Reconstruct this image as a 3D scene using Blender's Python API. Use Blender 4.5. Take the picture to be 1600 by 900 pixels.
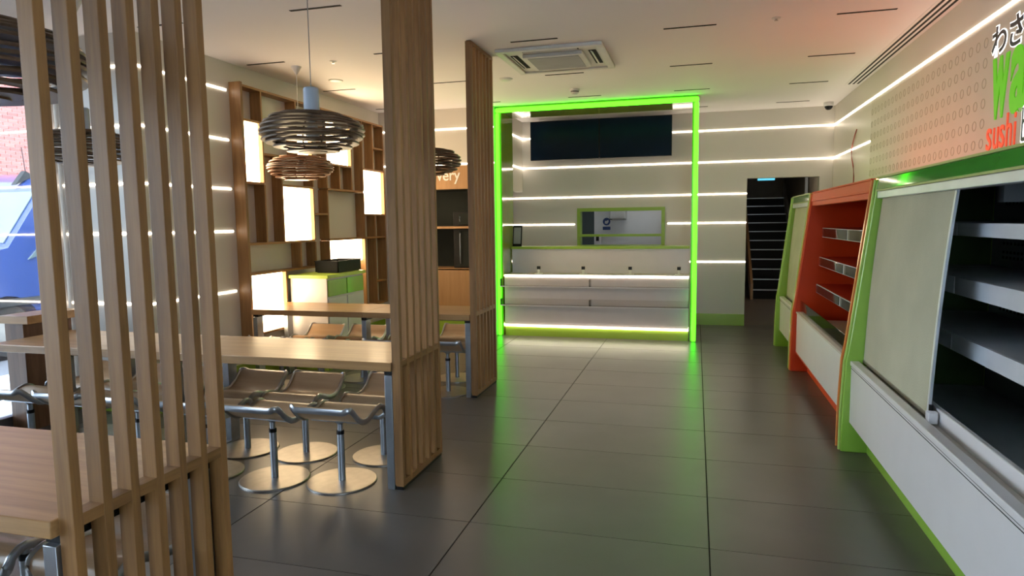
import bpy, bmesh, math, random
from mathutils import Vector, Matrix
random.seed(7)
for o in list(bpy.data.objects): bpy.data.objects.remove(o)
SC = bpy.context.scene
COL = SC.collection
PI = math.pi

# ------------------------------------------------------------------ camera
CAM_H = 1.5192
F_PX, PITCH, YAW, ROLL = 1044.78, 0.0984, 0.2685, -0.0128
cd = bpy.data.cameras.new('camera'); cam = bpy.data.objects.new('camera', cd); COL.objects.link(cam)
cd.sensor_width = 36.0; cd.lens = 36.0*F_PX/1600.0; cd.clip_start = 0.02; cd.clip_end = 300
fw = Vector((-math.sin(YAW)*math.cos(PITCH), math.cos(YAW)*math.cos(PITCH), -math.sin(PITCH)))
r0 = Vector((math.cos(YAW), math.sin(YAW), 0)); u0 = r0.cross(fw)
rt = math.cos(ROLL)*r0 + math.sin(ROLL)*u0
up = math.cos(ROLL)*u0 - math.sin(ROLL)*r0
cam.matrix_world = Matrix(((rt.x, up.x, -fw.x, 0), (rt.y, up.y, -fw.y, 0), (rt.z, up.z, -fw.z, CAM_H), (0, 0, 0, 1)))
SC.camera = cam

# ------------------------------------------------------------------ world, exposure
SKY = 7.0
w = bpy.data.worlds.new('sky'); SC.world = w; w.use_nodes = True
bg = w.node_tree.nodes['Background']
bg.inputs['Color'].default_value = (0.72, 0.86, 1.0, 1); bg.inputs['Strength'].default_value = SKY
SC.view_settings.view_transform = 'Standard'; SC.view_settings.look = 'None'
SC.view_settings.gamma = 1.0; SC.view_settings.use_curve_mapping = False
SC.view_settings.exposure = 0.8

# light levels of the place's own lamps
LED_E, PANEL_E, NEON_E, UP_E = 7.5, 9.0, 2.8, 15.0

# ------------------------------------------------------------------ materials
def new_mat(name):
    m = bpy.data.materials.new(name); m.use_nodes = True
    return m, m.node_tree.nodes, m.node_tree.links, m.node_tree.nodes['Principled BSDF']
def plain(name, col, rough=0.5, metal=0.0, vary=0.06, scale=6.0, bump=0.0, bscale=80.0, coat=0.0):
    m, N, L, b = new_mat(name)
    tc = N.new('ShaderNodeTexCoord'); n = N.new('ShaderNodeTexNoise'); n.inputs['Scale'].default_value = scale
    n.inputs['Detail'].default_value = 4
    L.new(tc.outputs['Object'], n.inputs['Vector'])
    r = N.new('ShaderNodeValToRGB')
    r.color_ramp.elements[0].position = 0.3; r.color_ramp.elements[1].position = 0.7
    r.color_ramp.elements[0].color = (*[c*(1-vary) for c in col], 1)
    r.color_ramp.elements[1].color = (*[min(1, c*(1+vary)) for c in col], 1)
    L.new(n.outputs['Fac'], r.inputs['Fac']); L.new(r.outputs['Color'], b.inputs['Base Color'])
    b.inputs['Roughness'].default_value = rough; b.inputs['Metallic'].default_value = metal
    b.inputs['Coat Weight'].default_value = coat; b.inputs['Coat Roughness'].default_value = 0.08
    if bump:
        n2 = N.new('ShaderNodeTexNoise'); n2.inputs['Scale'].default_value = bscale; n2.inputs['Detail'].default_value = 3
        L.new(tc.outputs['Object'], n2.inputs['Vector'])
        bp = N.new('ShaderNodeBump'); bp.inputs['Strength'].default_value = bump; bp.inputs['Distance'].default_value = 0.01
        L.new(n2.outputs['Fac'], bp.inputs['Height']); L.new(bp.outputs['Normal'], b.inputs['Normal'])
    return m
def wood(name, light, dark, axis='Z', rough=0.45, scale=1.0, coat=0.0):
    m, N, L, b = new_mat(name)
    tc = N.new('ShaderNodeTexCoord'); oi = N.new('ShaderNodeObjectInfo')
    mp = N.new('ShaderNodeMapping'); L.new(tc.outputs['Object'], mp.inputs['Vector'])
    s = [14*scale]*3; s['XYZ'.index(axis)] = 0.9*scale; mp.inputs['Scale'].default_value = s
    mul = N.new('ShaderNodeVectorMath'); mul.operation = 'SCALE'; mul.inputs[0].default_value = (31, 17, 23)
    L.new(oi.outputs['Random'], mul.inputs['Scale']); L.new(mul.outputs['Vector'], mp.inputs['Location'])
    n = N.new('ShaderNodeTexNoise'); n.inputs['Scale'].default_value = 1.6; n.inputs['Detail'].default_value = 6
    n.inputs['Distortion'].default_value = 0.6; L.new(mp.outputs['Vector'], n.inputs['Vector'])
    n2 = N.new('ShaderNodeTexNoise'); n2.inputs['Scale'].default_value = 9; n2.inputs['Detail'].default_value = 3
    L.new(mp.outputs['Vector'], n2.inputs['Vector'])
    mx = N.new('ShaderNodeMath'); mx.operation = 'MULTIPLY_ADD'; mx.inputs[1].default_value = 0.35
    L.new(n2.outputs['Fac'], mx.inputs[0]); L.new(n.outputs['Fac'], mx.inputs[2])
    r = N.new('ShaderNodeValToRGB'); e = r.color_ramp.elements
    e[0].position = 0.42; e[1].position = 0.86; e[0].color = (*dark, 1); e[1].color = (*light, 1)
    L.new(mx.outputs[0], r.inputs['Fac'])
    hs = N.new('ShaderNodeHueSaturation'); L.new(r.outputs['Color'], hs.inputs['Color'])
    mr = N.new('ShaderNodeMapRange'); mr.inputs['To Min'].default_value = 0.86; mr.inputs['To Max'].default_value = 1.14
    L.new(oi.outputs['Random'], mr.inputs['Value']); L.new(mr.outputs['Result'], hs.inputs['Value'])
    L.new(hs.outputs['Color'], b.inputs['Base Color'])
    b.inputs['Roughness'].default_value = rough; b.inputs['Coat Weight'].default_value = coat
    b.inputs['Coat Roughness'].default_value = 0.15
    bp = N.new('ShaderNodeBump'); bp.inputs['Strength'].default_value = 0.12; bp.inputs['Distance'].default_value = 0.004
    L.new(n2.outputs['Fac'], bp.inputs['Height']); L.new(bp.outputs['Normal'], b.inputs['Normal'])
    return m
def emit(name, col, strength, base=(0.8, 0.8, 0.8)):
    m, N, L, b = new_mat(name)
    b.inputs['Base Color'].default_value = (*base, 1); b.inputs['Roughness'].default_value = 0.4
    b.inputs['Emission Color'].default_value = (*col, 1); b.inputs['Emission Strength'].default_value = strength
    return m
def clear(name, tint=(1, 1, 1), gloss=0.12, rough=0.02):
    m = bpy.data.materials.new(name); m.use_nodes = True; N = m.node_tree.nodes; L = m.node_tree.links
    N.remove(N['Principled BSDF']); out = N['Material Output']
    t = N.new('ShaderNodeBsdfTransparent'); t.inputs['Color'].default_value = (*tint, 1)
    g = N.new('ShaderNodeBsdfGlossy'); g.inputs['Roughness'].default_value = rough
    fr = N.new('ShaderNodeFresnel'); fr.inputs['IOR'].default_value = 1.5
    ad = N.new('ShaderNodeMath'); ad.operation = 'MULTIPLY_ADD'; ad.inputs[1].default_value = 1.0; ad.inputs[2].default_value = gloss-0.04
    ad.use_clamp = True; L.new(fr.outputs['Fac'], ad.inputs[0])
    mx = N.new('ShaderNodeMixShader'); L.new(ad.outputs[0], mx.inputs['Fac'])
    L.new(t.outputs['BSDF'], mx.inputs[1]); L.new(g.outputs['BSDF'], mx.inputs[2]); L.new(mx.outputs['Shader'], out.inputs['Surface'])
    return m

M = {}
M['wall'] = plain('white_wall_paint', (0.60, 0.56, 0.49), 0.6, vary=0.03, scale=1.2)
M['panel_wall'] = plain('white_wall_board', (0.62, 0.58, 0.52), 0.4, vary=0.02, scale=1.0)
M['ceiling'] = plain('ceiling_paint', (0.80, 0.765, 0.76), 0.7, vary=0.02, scale=0.8)
M['grout'] = plain('dark_grout', (0.012, 0.011, 0.010), 0.9)
def tile_mat():
    m, N, L, b = new_mat('grey_stone_tile')
    tc = N.new('ShaderNodeTexCoord'); oi = N.new('ShaderNodeObjectInfo')
    mul = N.new('ShaderNodeVectorMath'); mul.operation = 'SCALE'; mul.inputs[0].default_value = (37, 19, 5)
    L.new(oi.outputs['Random'], mul.inputs['Scale'])
    ad = N.new('ShaderNodeVectorMath'); L.new(tc.outputs['Object'], ad.inputs[0]); L.new(mul.outputs['Vector'], ad.inputs[1])
    n = N.new('ShaderNodeTexNoise'); n.inputs['Scale'].default_value = 2.2; n.inputs['Detail'].default_value = 8
    L.new(ad.outputs['Vector'], n.inputs['Vector'])
    r = N.new('ShaderNodeValToRGB'); e = r.color_ramp.elements
    e[0].position = 0.3; e[1].position = 0.72; e[0].color = (0.078, 0.070, 0.064, 1); e[1].color = (0.104, 0.094, 0.086, 1)
    L.new(n.outputs['Fac'], r.inputs['Fac']); L.new(r.outputs['Color'], b.inputs['Base Color'])
    n2 = N.new('ShaderNodeTexNoise'); n2.inputs['Scale'].default_value = 3; n2.inputs['Detail'].default_value = 3
    L.new(ad.outputs['Vector'], n2.inputs['Vector'])
    mr = N.new('ShaderNodeMapRange'); mr.inputs['To Min'].default_value = 0.30; mr.inputs['To Max'].default_value = 0.34
    L.new(n2.outputs['Fac'], mr.inputs['Value']); L.new(mr.outputs['Result'], b.inputs['Roughness'])
    b.inputs['Specular IOR Level'].default_value = 0.75
    return m
M['tile'] = tile_mat()
M['slat'] = wood('oak_slat', (0.29, 0.142, 0.044), (0.17, 0.078, 0.024), 'Z', 0.5)
M['slat_y'] = wood('oak_rail', (0.29, 0.142, 0.044), (0.17, 0.078, 0.024), 'Y', 0.5)
M['table'] = wood('oak_table_top', (0.42, 0.235, 0.092), (0.27, 0.138, 0.05), 'X', 0.36, coat=0.08)
M['lat_z'] = wood('oak_lattice_upright', (0.36, 0.19, 0.07), (0.22, 0.105, 0.035), 'Z', 0.45)
M['lat_y'] = wood('oak_lattice_shelf', (0.36, 0.19, 0.07), (0.22, 0.105, 0.035), 'Y', 0.45)
M['niche'] = wood('oak_veneer', (0.45, 0.25, 0.11), (0.36, 0.19, 0.075), 'Z', 0.4, 0.7)
M['dark_wood'] = wood('dark_oak_pedestal', (0.20, 0.10, 0.05), (0.11, 0.05, 0.025), 'Z', 0.4)
M['ring'] = wood('brown_lamp_ring', (0.16, 0.10, 0.06), (0.08, 0.048, 0.028), 'X', 0.35, 0.6)
M['ring_warm'] = wood('copper_brown_lamp_ring', (0.38, 0.17, 0.07), (0.20, 0.08, 0.035), 'X', 0.35, 0.6)
M['seat'] = wood('oak_seat_ply', (0.47, 0.31, 0.18), (0.37, 0.235, 0.125), 'X', 0.35, 0.7, coat=0.15)
M['steel'] = plain('brushed_steel', (0.44, 0.41, 0.37), 0.36, 1.0, vary=0.08, scale=20)
M['steel_leg'] = plain('grey_steel_plate', (0.36, 0.38, 0.41), 0.38, 0.9, vary=0.1, scale=9)
M['rim'] = plain('grey_steel_rim', (0.40, 0.41, 0.43), 0.3, 0.9)
M['black'] = plain('black_plastic', (0.010, 0.010, 0.011), 0.45)
M['slot'] = plain('dark_slot', (0.006, 0.005, 0.005), 0.8)
M['lamp_grey'] = plain('pale_grey_lamp_holder', (0.42, 0.49, 0.58), 0.4)
M['white'] = plain('white_laminate', (0.64, 0.62, 0.62), 0.3, vary=0.02)
M['white_gloss'] = plain('white_gloss_counter', (0.60, 0.56, 0.55), 0.22, vary=0.02)
M['offwhite'] = plain('offwhite_plastic', (0.60, 0.60, 0.55), 0.4)
M['ac_grey'] = plain('grey_grille', (0.30, 0.31, 0.32), 0.6)
M['green'] = plain('lime_green_paint', (0.26, 0.47, 0.055), 0.25, vary=0.03, coat=0.3)
M['green_top'] = plain('lime_worktop', (0.42, 0.58, 0.06), 0.3, vary=0.03)
M['green_base'] = plain('green_skirting', (0.27, 0.42, 0.04), 0.35, vary=0.03)
M['green_shaded'] = plain('shaded_lime_green_paint', (0.045, 0.12, 0.018), 0.4)  # shaded copy of the lime green paint, interior shade put into the colour
M['green_edge'] = plain('pale_lime_edging', (0.36, 0.52, 0.12), 0.2, coat=0.5)
M['olive'] = plain('olive_trim', (0.30, 0.36, 0.10), 0.4)
M['fascia'] = plain('deep_green_gloss', (0.06, 0.26, 0.03), 0.06, vary=0.02, coat=0.6)
M['portal'] = plain('olive_green_gloss_panel', (0.22, 0.30, 0.03), 0.12, vary=0.03, coat=0.4)
M['orange'] = plain('orange_red_paint', (0.56, 0.048, 0.006), 0.45, vary=0.03)
M['red_in'] = plain('red_cooler_lining', (0.40, 0.016, 0.002), 0.6, vary=0.03)
M['edge'] = plain('orange_edging', (0.62, 0.22, 0.05), 0.2, coat=0.5)
M['cool_in'] = plain('grey_cooler_lining', (0.22, 0.28, 0.30), 0.45, vary=0.04)
M['cool_shelf'] = plain('grey_cooler_shelf', (0.50, 0.52, 0.55), 0.35)
M['cool_deck'] = plain('grey_cooler_deck', (0.42, 0.46, 0.47), 0.4)
M['beige'] = plain('beige_ledge', (0.50, 0.46, 0.41), 0.5)
M['blind'] = plain('woven_blind', (0.40, 0.395, 0.29), 0.75, vary=0.08, scale=3, bump=0.25, bscale=160)
M['blind_edge'] = plain('silver_blind_hem', (0.62, 0.66, 0.70), 0.3, 0.5)
M['tv'] = plain('dark_screen_glass', (0.004, 0.012, 0.028), 0.2, vary=0.1)
M['tv'].node_tree.nodes['Principled BSDF'].inputs['Specular IOR Level'].default_value = 0.12
M['black'].node_tree.nodes['Principled BSDF'].inputs['Specular IOR Level'].default_value = 0.2
M['orange'].node_tree.nodes['Principled BSDF'].inputs['Specular IOR Level'].default_value = 0.25
M['red_in'].node_tree.nodes['Principled BSDF'].inputs['Specular IOR Level'].default_value = 0.15
M['glass'] = clear('window_glass', (0.96, 0.98, 1.0), 0.03)
M['acrylic'] = clear('clear_acrylic', (0.96, 0.95, 0.94), 0.03, 0.05)
M['led'] = emit('white_led', (1.0, 0.85, 0.68), LED_E)
M['panel'] = emit('warm_light_panel', (1.0, 0.76, 0.46), PANEL_E)
M['neon'] = emit('green_neon', (0.06, 1.0, 0.01), NEON_E, (0.05, 0.4, 0.02))
M['up_orange'] = emit('orange_uplight', (1.0, 0.22, 0.06), UP_E, (0.5, 0.1, 0.03))
M['up_green'] = emit('green_uplight', (0.55, 1.0, 0.10), UP_E*0.35, (0.2, 0.5, 0.03))
M['exit'] = emit('teal_exit_light', (0.08, 0.55, 0.75), 0.7)
M['added_corridor_light'] = emit('added_warm_corridor_lamp', (1.0, 0.82, 0.6), 32.0)
M['added_kitchen_light'] = emit('added_kitchen_tube', (0.95, 1.0, 0.98), 9.0)
M['sign_green'] = emit('lit_green_letters', (0.15, 0.72, 0.01), 0.22, (0.10, 0.42, 0.01))
M['sign_red'] = emit('lit_red_letters', (1.0, 0.09, 0.03), 0.3, (0.6, 0.05, 0.02))
M['sign_white'] = emit('lit_white_letters', (1.0, 1.0, 1.0), 1.0)
M['navy'] = plain('navy_letters', (0.012, 0.02, 0.05), 0.3)
M['sign_text'] = plain('white_lettering', (0.85, 0.83, 0.78), 0.4)
M['sign_wall'] = plain('cream_sign_board', (0.60, 0.55, 0.48), 0.45, vary=0.02)
M['ring_mark'] = plain('grey_green_ring', (0.40, 0.36, 0.27), 0.5)
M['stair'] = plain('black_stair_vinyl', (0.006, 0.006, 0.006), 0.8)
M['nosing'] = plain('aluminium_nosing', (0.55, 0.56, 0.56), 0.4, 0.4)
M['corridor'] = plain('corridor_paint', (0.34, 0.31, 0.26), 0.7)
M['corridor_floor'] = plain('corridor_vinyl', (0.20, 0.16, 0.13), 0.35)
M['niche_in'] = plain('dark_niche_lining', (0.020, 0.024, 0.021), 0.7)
M['blue_sign'] = plain('blue_notice', (0.02, 0.05, 0.20), 0.4)
M['paving'] = plain('pale_paving', (0.55, 0.57, 0.58), 0.8, vary=0.08)
M['road'] = plain('asphalt', (0.10, 0.10, 0.11), 0.9)
M['van'] = plain('blue_van_paint', (0.012, 0.036, 0.15), 0.18, vary=0.05, scale=1.5, coat=0.8)
M['van_glass'] = plain('van_glass', (0.10, 0.13, 0.13), 0.05, coat=1.0)
M['tyre'] = plain('black_rubber', (0.012, 0.012, 0.012), 0.8)
M['brick'] = wood('red_brick', (0.40, 0.135, 0.105), (0.25, 0.08, 0.068), 'Y', 0.85, 0.3)
M['mortar'] = plain('pale_mortar', (0.42, 0.38, 0.36), 0.9)
M['render'] = plain('white_render', (0.55, 0.55, 0.55), 0.8)
M['red_wire'] = plain('red_cable', (0.35, 0.05, 0.03), 0.5)

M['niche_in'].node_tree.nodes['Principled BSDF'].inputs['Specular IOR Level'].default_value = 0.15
# ------------------------------------------------------------------ mesh helpers
class MB:
    def __init__(s): s.v = []; s.f = []
    def box(s, x0, x1, y0, y1, z0, z1):
        x0, x1 = sorted((x0, x1)); y0, y1 = sorted((y0, y1)); z0, z1 = sorted((z0, z1))
        b = len(s.v)
        s.v += [(x, y, z) for x in (x0, x1) for y in (y0, y1) for z in (z0, z1)]
        s.f += [tuple(b+i for i in q) for q in ((0, 1, 3, 2), (4, 6, 7, 5), (0, 4, 5, 1), (2, 3, 7, 6), (0, 2, 6, 4), (1, 5, 7, 3))]
        return s
    def prism(s, poly, axis, a, b):
        k = len(s.v); n = len(poly)
        for t in (a, b):
            for p, q in poly:
                s.v.append((t, p, q) if axis == 'x' else (p, t, q) if axis == 'y' else (p, q, t))
        for i in range(n):
            j = (i+1) % n; s.f.append((k+i, k+j, k+n+j, k+n+i))
        s.f.append(tuple(k+i for i in range(n))[::-1]); s.f.append(tuple(k+n+i for i in range(n)))
        return s
    def lathe(s, prof, c=(0, 0, 0), n=32, close=False):
        k = len(s.v); m = len(prof)
        for i in range(n):
            a = 2*PI*i/n
            for r, z in prof: s.v.append((c[0]+r*math.cos(a), c[1]+r*math.sin(a), c[2]+z))
        for i in range(n):
            i2 = (i+1) % n
            for j in range(m if close else m-1):
                j2 = (j+1) % m
                s.f.append((k+i*m+j, k+i2*m+j, k+i2*m+j2, k+i*m+j2))
        if not close:
            if prof[0][0] > 1e-6: s.f.append(tuple(k+i*m for i in range(n))[::-1])
            if prof[-1][0] > 1e-6: s.f.append(tuple(k+i*m+m-1 for i in range(n)))
        return s
    def tube(s, path, r, n=10, closed=False, rz=None):
        P = [Vector(p) for p in path]; k = len(s.v); m = len(P)
        for i, p in enumerate(P):
            if closed: d = P[(i+1) % m]-P[i-1]
            else: d = P[min(i+1, m-1)]-P[max(i-1, 0)]
            d.normalize()
            a = Vector((0, 0, 1)) if abs(d.z) < 0.95 else Vector((0, 1, 0))
            u = d.cross(a).normalized(); v = u.cross(d).normalized()
            for j in range(n):
                t = 2*PI*j/n
                q = p+u*r*math.cos(t)+v*(rz or r)*math.sin(t); s.v.append(tuple(q))
        for i in range(m if closed else m-1):
            i2 = (i+1) % m
            for j in range(n):
                j2 = (j+1) % n; s.f.append((k+i*n+j, k+i*n+j2, k+i2*n+j2, k+i2*n+j))
        if not closed:
            s.f.append(tuple(k+j for j in range(n))[::-1]); s.f.append(tuple(k+(m-1)*n+j for j in range(n)))
        return s
    def mesh(s, name, mat, off=(0, 0, 0), smooth=True):
        me = bpy.data.meshes.new(name)
        me.from_pydata([(x-off[0], y-off[1], z-off[2]) for x, y, z in s.v], [], s.f)
        bm = bmesh.new(); bm.from_mesh(me); bmesh.ops.remove_doubles(bm, verts=bm.verts, dist=1e-6)
        bmesh.ops.recalc_face_normals(bm, faces=bm.faces); bm.to_mesh(me); bm.free()
        me.materials.append(M[mat])
        if smooth:
            me.polygons.foreach_set('use_smooth', [True]*len(me.polygons)); me.set_sharp_from_angle(angle=math.radians(32))
        return me
    def build(s, name, mat, parent=None, bevel=0.0, smooth=True):
        off = (0, 0, 0)
        q = parent
        L = Vector((0, 0, 0))
        while q is not None: L += q.location; q = q.parent
        if parent is None:
            xs = [v[0] for v in s.v]; ys = [v[1] for v in s.v]; zs = [v[2] for v in s.v]
            L = Vector(((min(xs)+max(xs))/2, (min(ys)+max(ys))/2, min(zs)))
        o = bpy.data.objects.new(name, s.mesh(name, mat, L, smooth)); COL.objects.link(o)
        if parent is None: o.location = L
        else: o.parent = parent
        if bevel:
            md = o.modifiers.new('bevel', 'BEVEL'); md.width = bevel; md.segments = 2; md.limit_method = 'ANGLE'; md.angle_limit = math.radians(40)
        return o
def B(x0, x1, y0, y1, z0, z1): return MB().box(x0, x1, y0, y1, z0, z1)
def thing(name, label, cat, loc=(0, 0, 0), group=None):
    o = bpy.data.objects.new(name, None); COL.objects.link(o); o.location = loc; o.empty_display_size = 0.05
    o['label'] = label; o['category'] = cat
    if group: o['group'] = group
    return o
def tag(o, label, cat, group=None):
    o['label'] = label; o['category'] = cat
    if group: o['group'] = group
    return o
def struct(o, label=None):
    o['kind'] = 'structure'
    if label: o['label'] = label
    return o
def inst(src, loc, parent=None):
    c = src.copy(); COL.objects.link(c); c.location = loc
    if parent is not None: c.parent = parent
    return c
def copy_tree(o, parent=None):
    c = o.copy(); COL.objects.link(c); c.parent = parent
    for ch in o.children: copy_tree(ch, c)
    return c
def text_mesh(body, name, mat, box, plane, depth=0.006, offset=0.0, font=None, parent=None, back=0.0):
    """box=(a0,a1,z0,z1): horizontal start/end (in reading order) and heights; plane=('x',val,-1) or ('y',val,-1)"""
    cu = bpy.data.curves.new(name, 'FONT'); cu.body = body; cu.extrude = 0.5; cu.offset = 0
    to = bpy.data.objects.new(name, cu); COL.objects.link(to)
    bpy.context.view_layer.update()
    dg = bpy.context.evaluated_depsgraph_get()
    def bounds(me):
        xs = [v.co.x for v in me.vertices]; ys = [v.co.y for v in me.vertices]
        return min(xs), max(xs), min(ys), max(ys)
    me0 = bpy.data.meshes.new_from_object(to.evaluated_get(dg)); bx = bounds(me0)
    me = me0
    if offset:
        cu.offset = offset; bpy.context.view_layer.update(); dg = bpy.context.evaluated_depsgraph_get()
        me = bpy.data.meshes.new_from_object(to.evaluated_get(dg))
    a0, a1, z0, z1 = box; ax, val, sg = plane
    L = Vector((0, 0, 0)); q = parent
    while q is not None: L += q.location; q = q.parent
    for v in me.vertices:
        a = a0+(v.co.x-bx[0])/(bx[1]-bx[0])*(a1-a0); z = z0+(v.co.y-bx[2])/(bx[3]-bx[2])*(z1-z0)
        n = val+sg*(depth*(v.co.z+0.5)+back)
        v.co = (Vector((n, a, z)) if ax == 'x' else Vector((a, n, z)))-L
    bpy.data.objects.remove(to)
    me.materials.clear(); me.materials.append(M[mat]); me.name = name
    o = bpy.data.objects.new(name, me); COL.objects.link(o)
    if parent is not None: o.parent = parent
    return o

# ------------------------------------------------------------------ room shell
ZC = 3.02                       # ceiling height
XR, XL, XG = 1.78, -4.20, -5.0   # right wall, left wall, shop window plane
YB, YF, YD, YR = 10.0, -2.5, 8.50, 4.35  # back wall, shop front, delivery wall, return wall
fl = struct(B(XG, XR, YF, YB+0.12, -0.12, -0.004).build('floor', 'grout'))
TX, TW, TY, TD = -1.0926, 1.1728, 3.098, 0.6
def tile(x0, x1, y0, y1):
    g = 0.003
    t = B(x0+g, x1-g, y0+g, y1-g, -0.004, 0.0)
    return t
proto_tile = None
for i in range(-4, 3):
    for j in range(-10, 12):
        x0, x1 = TX+i*TW, TX+(i+1)*TW; y0, y1 = TY+j*TD, TY+(j+1)*TD
        full = x0 >= XG and x1 <= XR and y0 >= YF and y1 <= YB+0.12
        x0, x1 = max(x0, XG), min(x1, XR); y0, y1 = max(y0, YF), min(y1, YB+0.12)
        if x1-x0 < 0.03 or y1-y0 < 0.03: continue
        if full:
            if proto_tile is None:
                proto_tile = MB().box(-TW/2+.0035, TW/2-.0035, -TD/2+.0022, TD/2-.0022, -0.004, 0.0).mesh('floor_tile', 'tile', smooth=False)
            o = bpy.data.objects.new('floor_tile', proto_tile); COL.objects.link(o); o.parent = fl
            o.location = Vector(((x0+x1)/2, (y0+y1)/2, 0))-fl.location
        else: tile(x0, x1, y0, y1).build('floor_tile', 'tile', fl, smooth=False)
struct(B(XG-0.2, XR+0.2, YF-0.2, YB+0.12, ZC, ZC+0.15).build('ceiling', 'ceiling'))
# right wall, left wall, return wall
struct(B(XR, XR+0.15, YF, YB+0.12, 0, ZC).build('wall_right', 'panel_wall'))
struct(B(XL-0.6, XL, YR, YD, 0, ZC).build('wall_left', 'panel_wall'))
struct(B(XG-0.15, XL-0.6, YR, YR+0.15, 0, ZC).build('wall_return', 'panel_wall'))
# delivery wall with niche hole
NX0, NX1, NZ0, NZ1 = -3.95, -2.72, 0.20, 2.27
m = MB(); m.box(XL, NX0, YD, YD+0.5, 0, ZC); m.box(NX1, -2.56, YD, YD+0.5, 0, ZC)
m.box(NX0, NX1, YD, YD+0.5, NZ1, ZC); m.box(NX0, NX1, YD, YD+0.5, 0, NZ0); m.box(NX0, NX1, YD+0.45, YD+0.5, NZ0, NZ1)
struct(m.build('wall_delivery', 'panel_wall'))
# back wall with hatch and doorway
HX0, HX1, HZ0, HZ1 = -1.70, -0.455, 1.14, 1.69
DX0, DX1, DZ = 0.682, 1.615, 2.085
m = MB()
m.box(-3.3, HX0, YB, YB+0.12, 0, ZC); m.box(HX0, HX1, YB, YB+0.12, 0, HZ0); m.box(HX0, HX1, YB, YB+0.12, HZ1, ZC)
m.box(HX1, DX0, YB, YB+0.12, 0, ZC); m.box(DX0, DX1, YB, YB+0.12, DZ, ZC); m.box(DX1, XR, YB, YB+0.12, 0, ZC)
struct(m.build('wall_back', 'panel_wall'))
# side wall beside the counter with a lintel over the opening behind it
m = MB(); m.box(-2.66, -2.56, 9.30, YB, 1.97, ZC); m.box(-2.66, -2.56, YD+0.5, 9.30, 0, ZC)
struct(m.build('wall_counter_side', 'wall'))
struct(B(-3.3, -3.2, YD+0.5, YB, 0, ZC).build('wall_service', 'wall'))
# skirtings
struct(B(XL, -2.56, YD-0.012, YD, 0, 0.19).build('baseboard_delivery', 'green_base'))
struct(B(0.0, DX0, YB-0.012, YB, 0, 0.165).build('baseboard_back', 'green_base'))
struct(B(XL, XL+0.012, YR, YD, 0, 0.19).build('baseboard_left', 'green_base'))
struct(B(XG, XL+0.012, YR-0.012, YR, 0, 0.19).build('baseboard_return', 'green_base'))

# shop window on the left
wn = bpy.data.objects.new('window_1', None); COL.objects.link(wn); wn.location = (XG, 0, 0); struct(wn, 'tall shop window with slim grey frames')
B(XG-0.09, XG+0.02, YF, YR, 0, 0.10).build('sill', 'steel_leg', wn, 0.004)
B(XG-0.09, XG+0.02, YF, YR, 2.72, ZC).build('head', 'white', wn)
for y in (-2.5, -0.8, 0.9, 2.6, 4.27):
    B(XG-0.06, XG+0.0, y, y+0.06, 0.10, 2.72).build('mullion', 'white', wn, 0.003)
for a, b in ((-2.44, -0.8), (-0.74, 0.9), (0.96, 2.6), (2.66, 4.27)):
    B(XG-0.036, XG-0.028, a, b, 0.10, 2.72).build('pane', 'glass', wn)
struct(B(XG-0.15, 0.1, YF-0.15, YF, 0, ZC).build('wall_front', 'wall'))
wn = bpy.data.objects.new('window_added', None); COL.objects.link(wn); wn.location = (0.9, YF, 0); struct(wn, 'added unseen glazed opening letting daylight into the aisle')  # opening added behind the camera so daylight reaches the aisle
B(0.1, XR+0.15, YF-0.10, YF, 0, 0.10).build('sill', 'steel_leg', wn)
B(0.1, XR+0.15, YF-0.10, YF, 2.80, ZC).build('head', 'white', wn)
xs = [0.1, 0.92, 1.74]
for x in xs: B(x, x+0.06, YF-0.06, YF, 0.10, 2.80).build('mullion', 'white', wn)
for a, b in zip(xs[:-1], xs[1:]): B(a+0.06, b, YF-0.036, YF-0.028, 0.10, 2.80).build('pane', 'glass', wn)

# ------------------------------------------------------------------ light strips on the walls
LZ = [2.765, 2.325, 1.875, 1.47, 0.915]
ORD = ['topmost', 'second from top', 'third from top', 'fourth from top', 'lowest']
def led(b, label): return tag(b.build('light_strip', 'led'), label, 'light strip', 'thin white light strips on the walls')
hh = 0.008
LZL = [2.765, 2.31, 1.86, 1.465, 0.90]
for z, o in zip(LZL, ORD):
    led(B(XL-0.002, XL+0.006, YR, 5.40, z-hh, z+hh), f'{o} thin light strip on the left wall beside the lattice')
    led(B(XG+0.02, XL, YR-0.006, YR+0.002, z-hh, z+hh), f'{o} thin light strip on the wall between window and lattice')
led(B(XL, -2.56, YD-0.006, YD+0.002, 2.755-hh, 2.755+hh), 'thin light strip on the wall high above the delivery sign')
led(B(XL, -2.56, YD-0.006, YD+0.002, 2.295-hh, 2.295+hh), 'thin light strip directly above the delivery sign')
led(B(-2.56, -2.55, 9.30, YB, LZ[0]-hh, LZ[0]+hh), 'upper short light strip on the lintel wall beside the counter')
led(B(-2.56, -2.55, 9.30, YB, LZ[1]-hh, LZ[1]+hh), 'lower short light strip on the lintel wall beside the counter')
e = 0.006
led(B(-0.34, XR, YB-e, YB+.002, LZ[0]-hh, LZ[0]+hh), 'topmost thin light strip on the back wall, right of the dark screens')
led(B(-2.56, -2.36, YB-e, YB+.002, LZ[0]-hh, LZ[0]+hh), 'topmost thin light strip on the back wall, a stub beside the dark screens')
led(B(-2.56, XR, YB-e, YB+.002, LZ[1]-hh, LZ[1]+hh), 'second thin light strip down the back wall, under the dark screens')
led(B(-3.2, DX0, YB-e, YB+.002, LZ[2]-hh, LZ[2]+hh), 'third thin light strip down the back wall, above the serving hatch')
led(B(-3.2, HX0-0.06, YB-e, YB+.002, LZ[3]-hh, LZ[3]+hh), 'fourth thin light strip down the back wall, between side opening and hatch')
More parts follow.
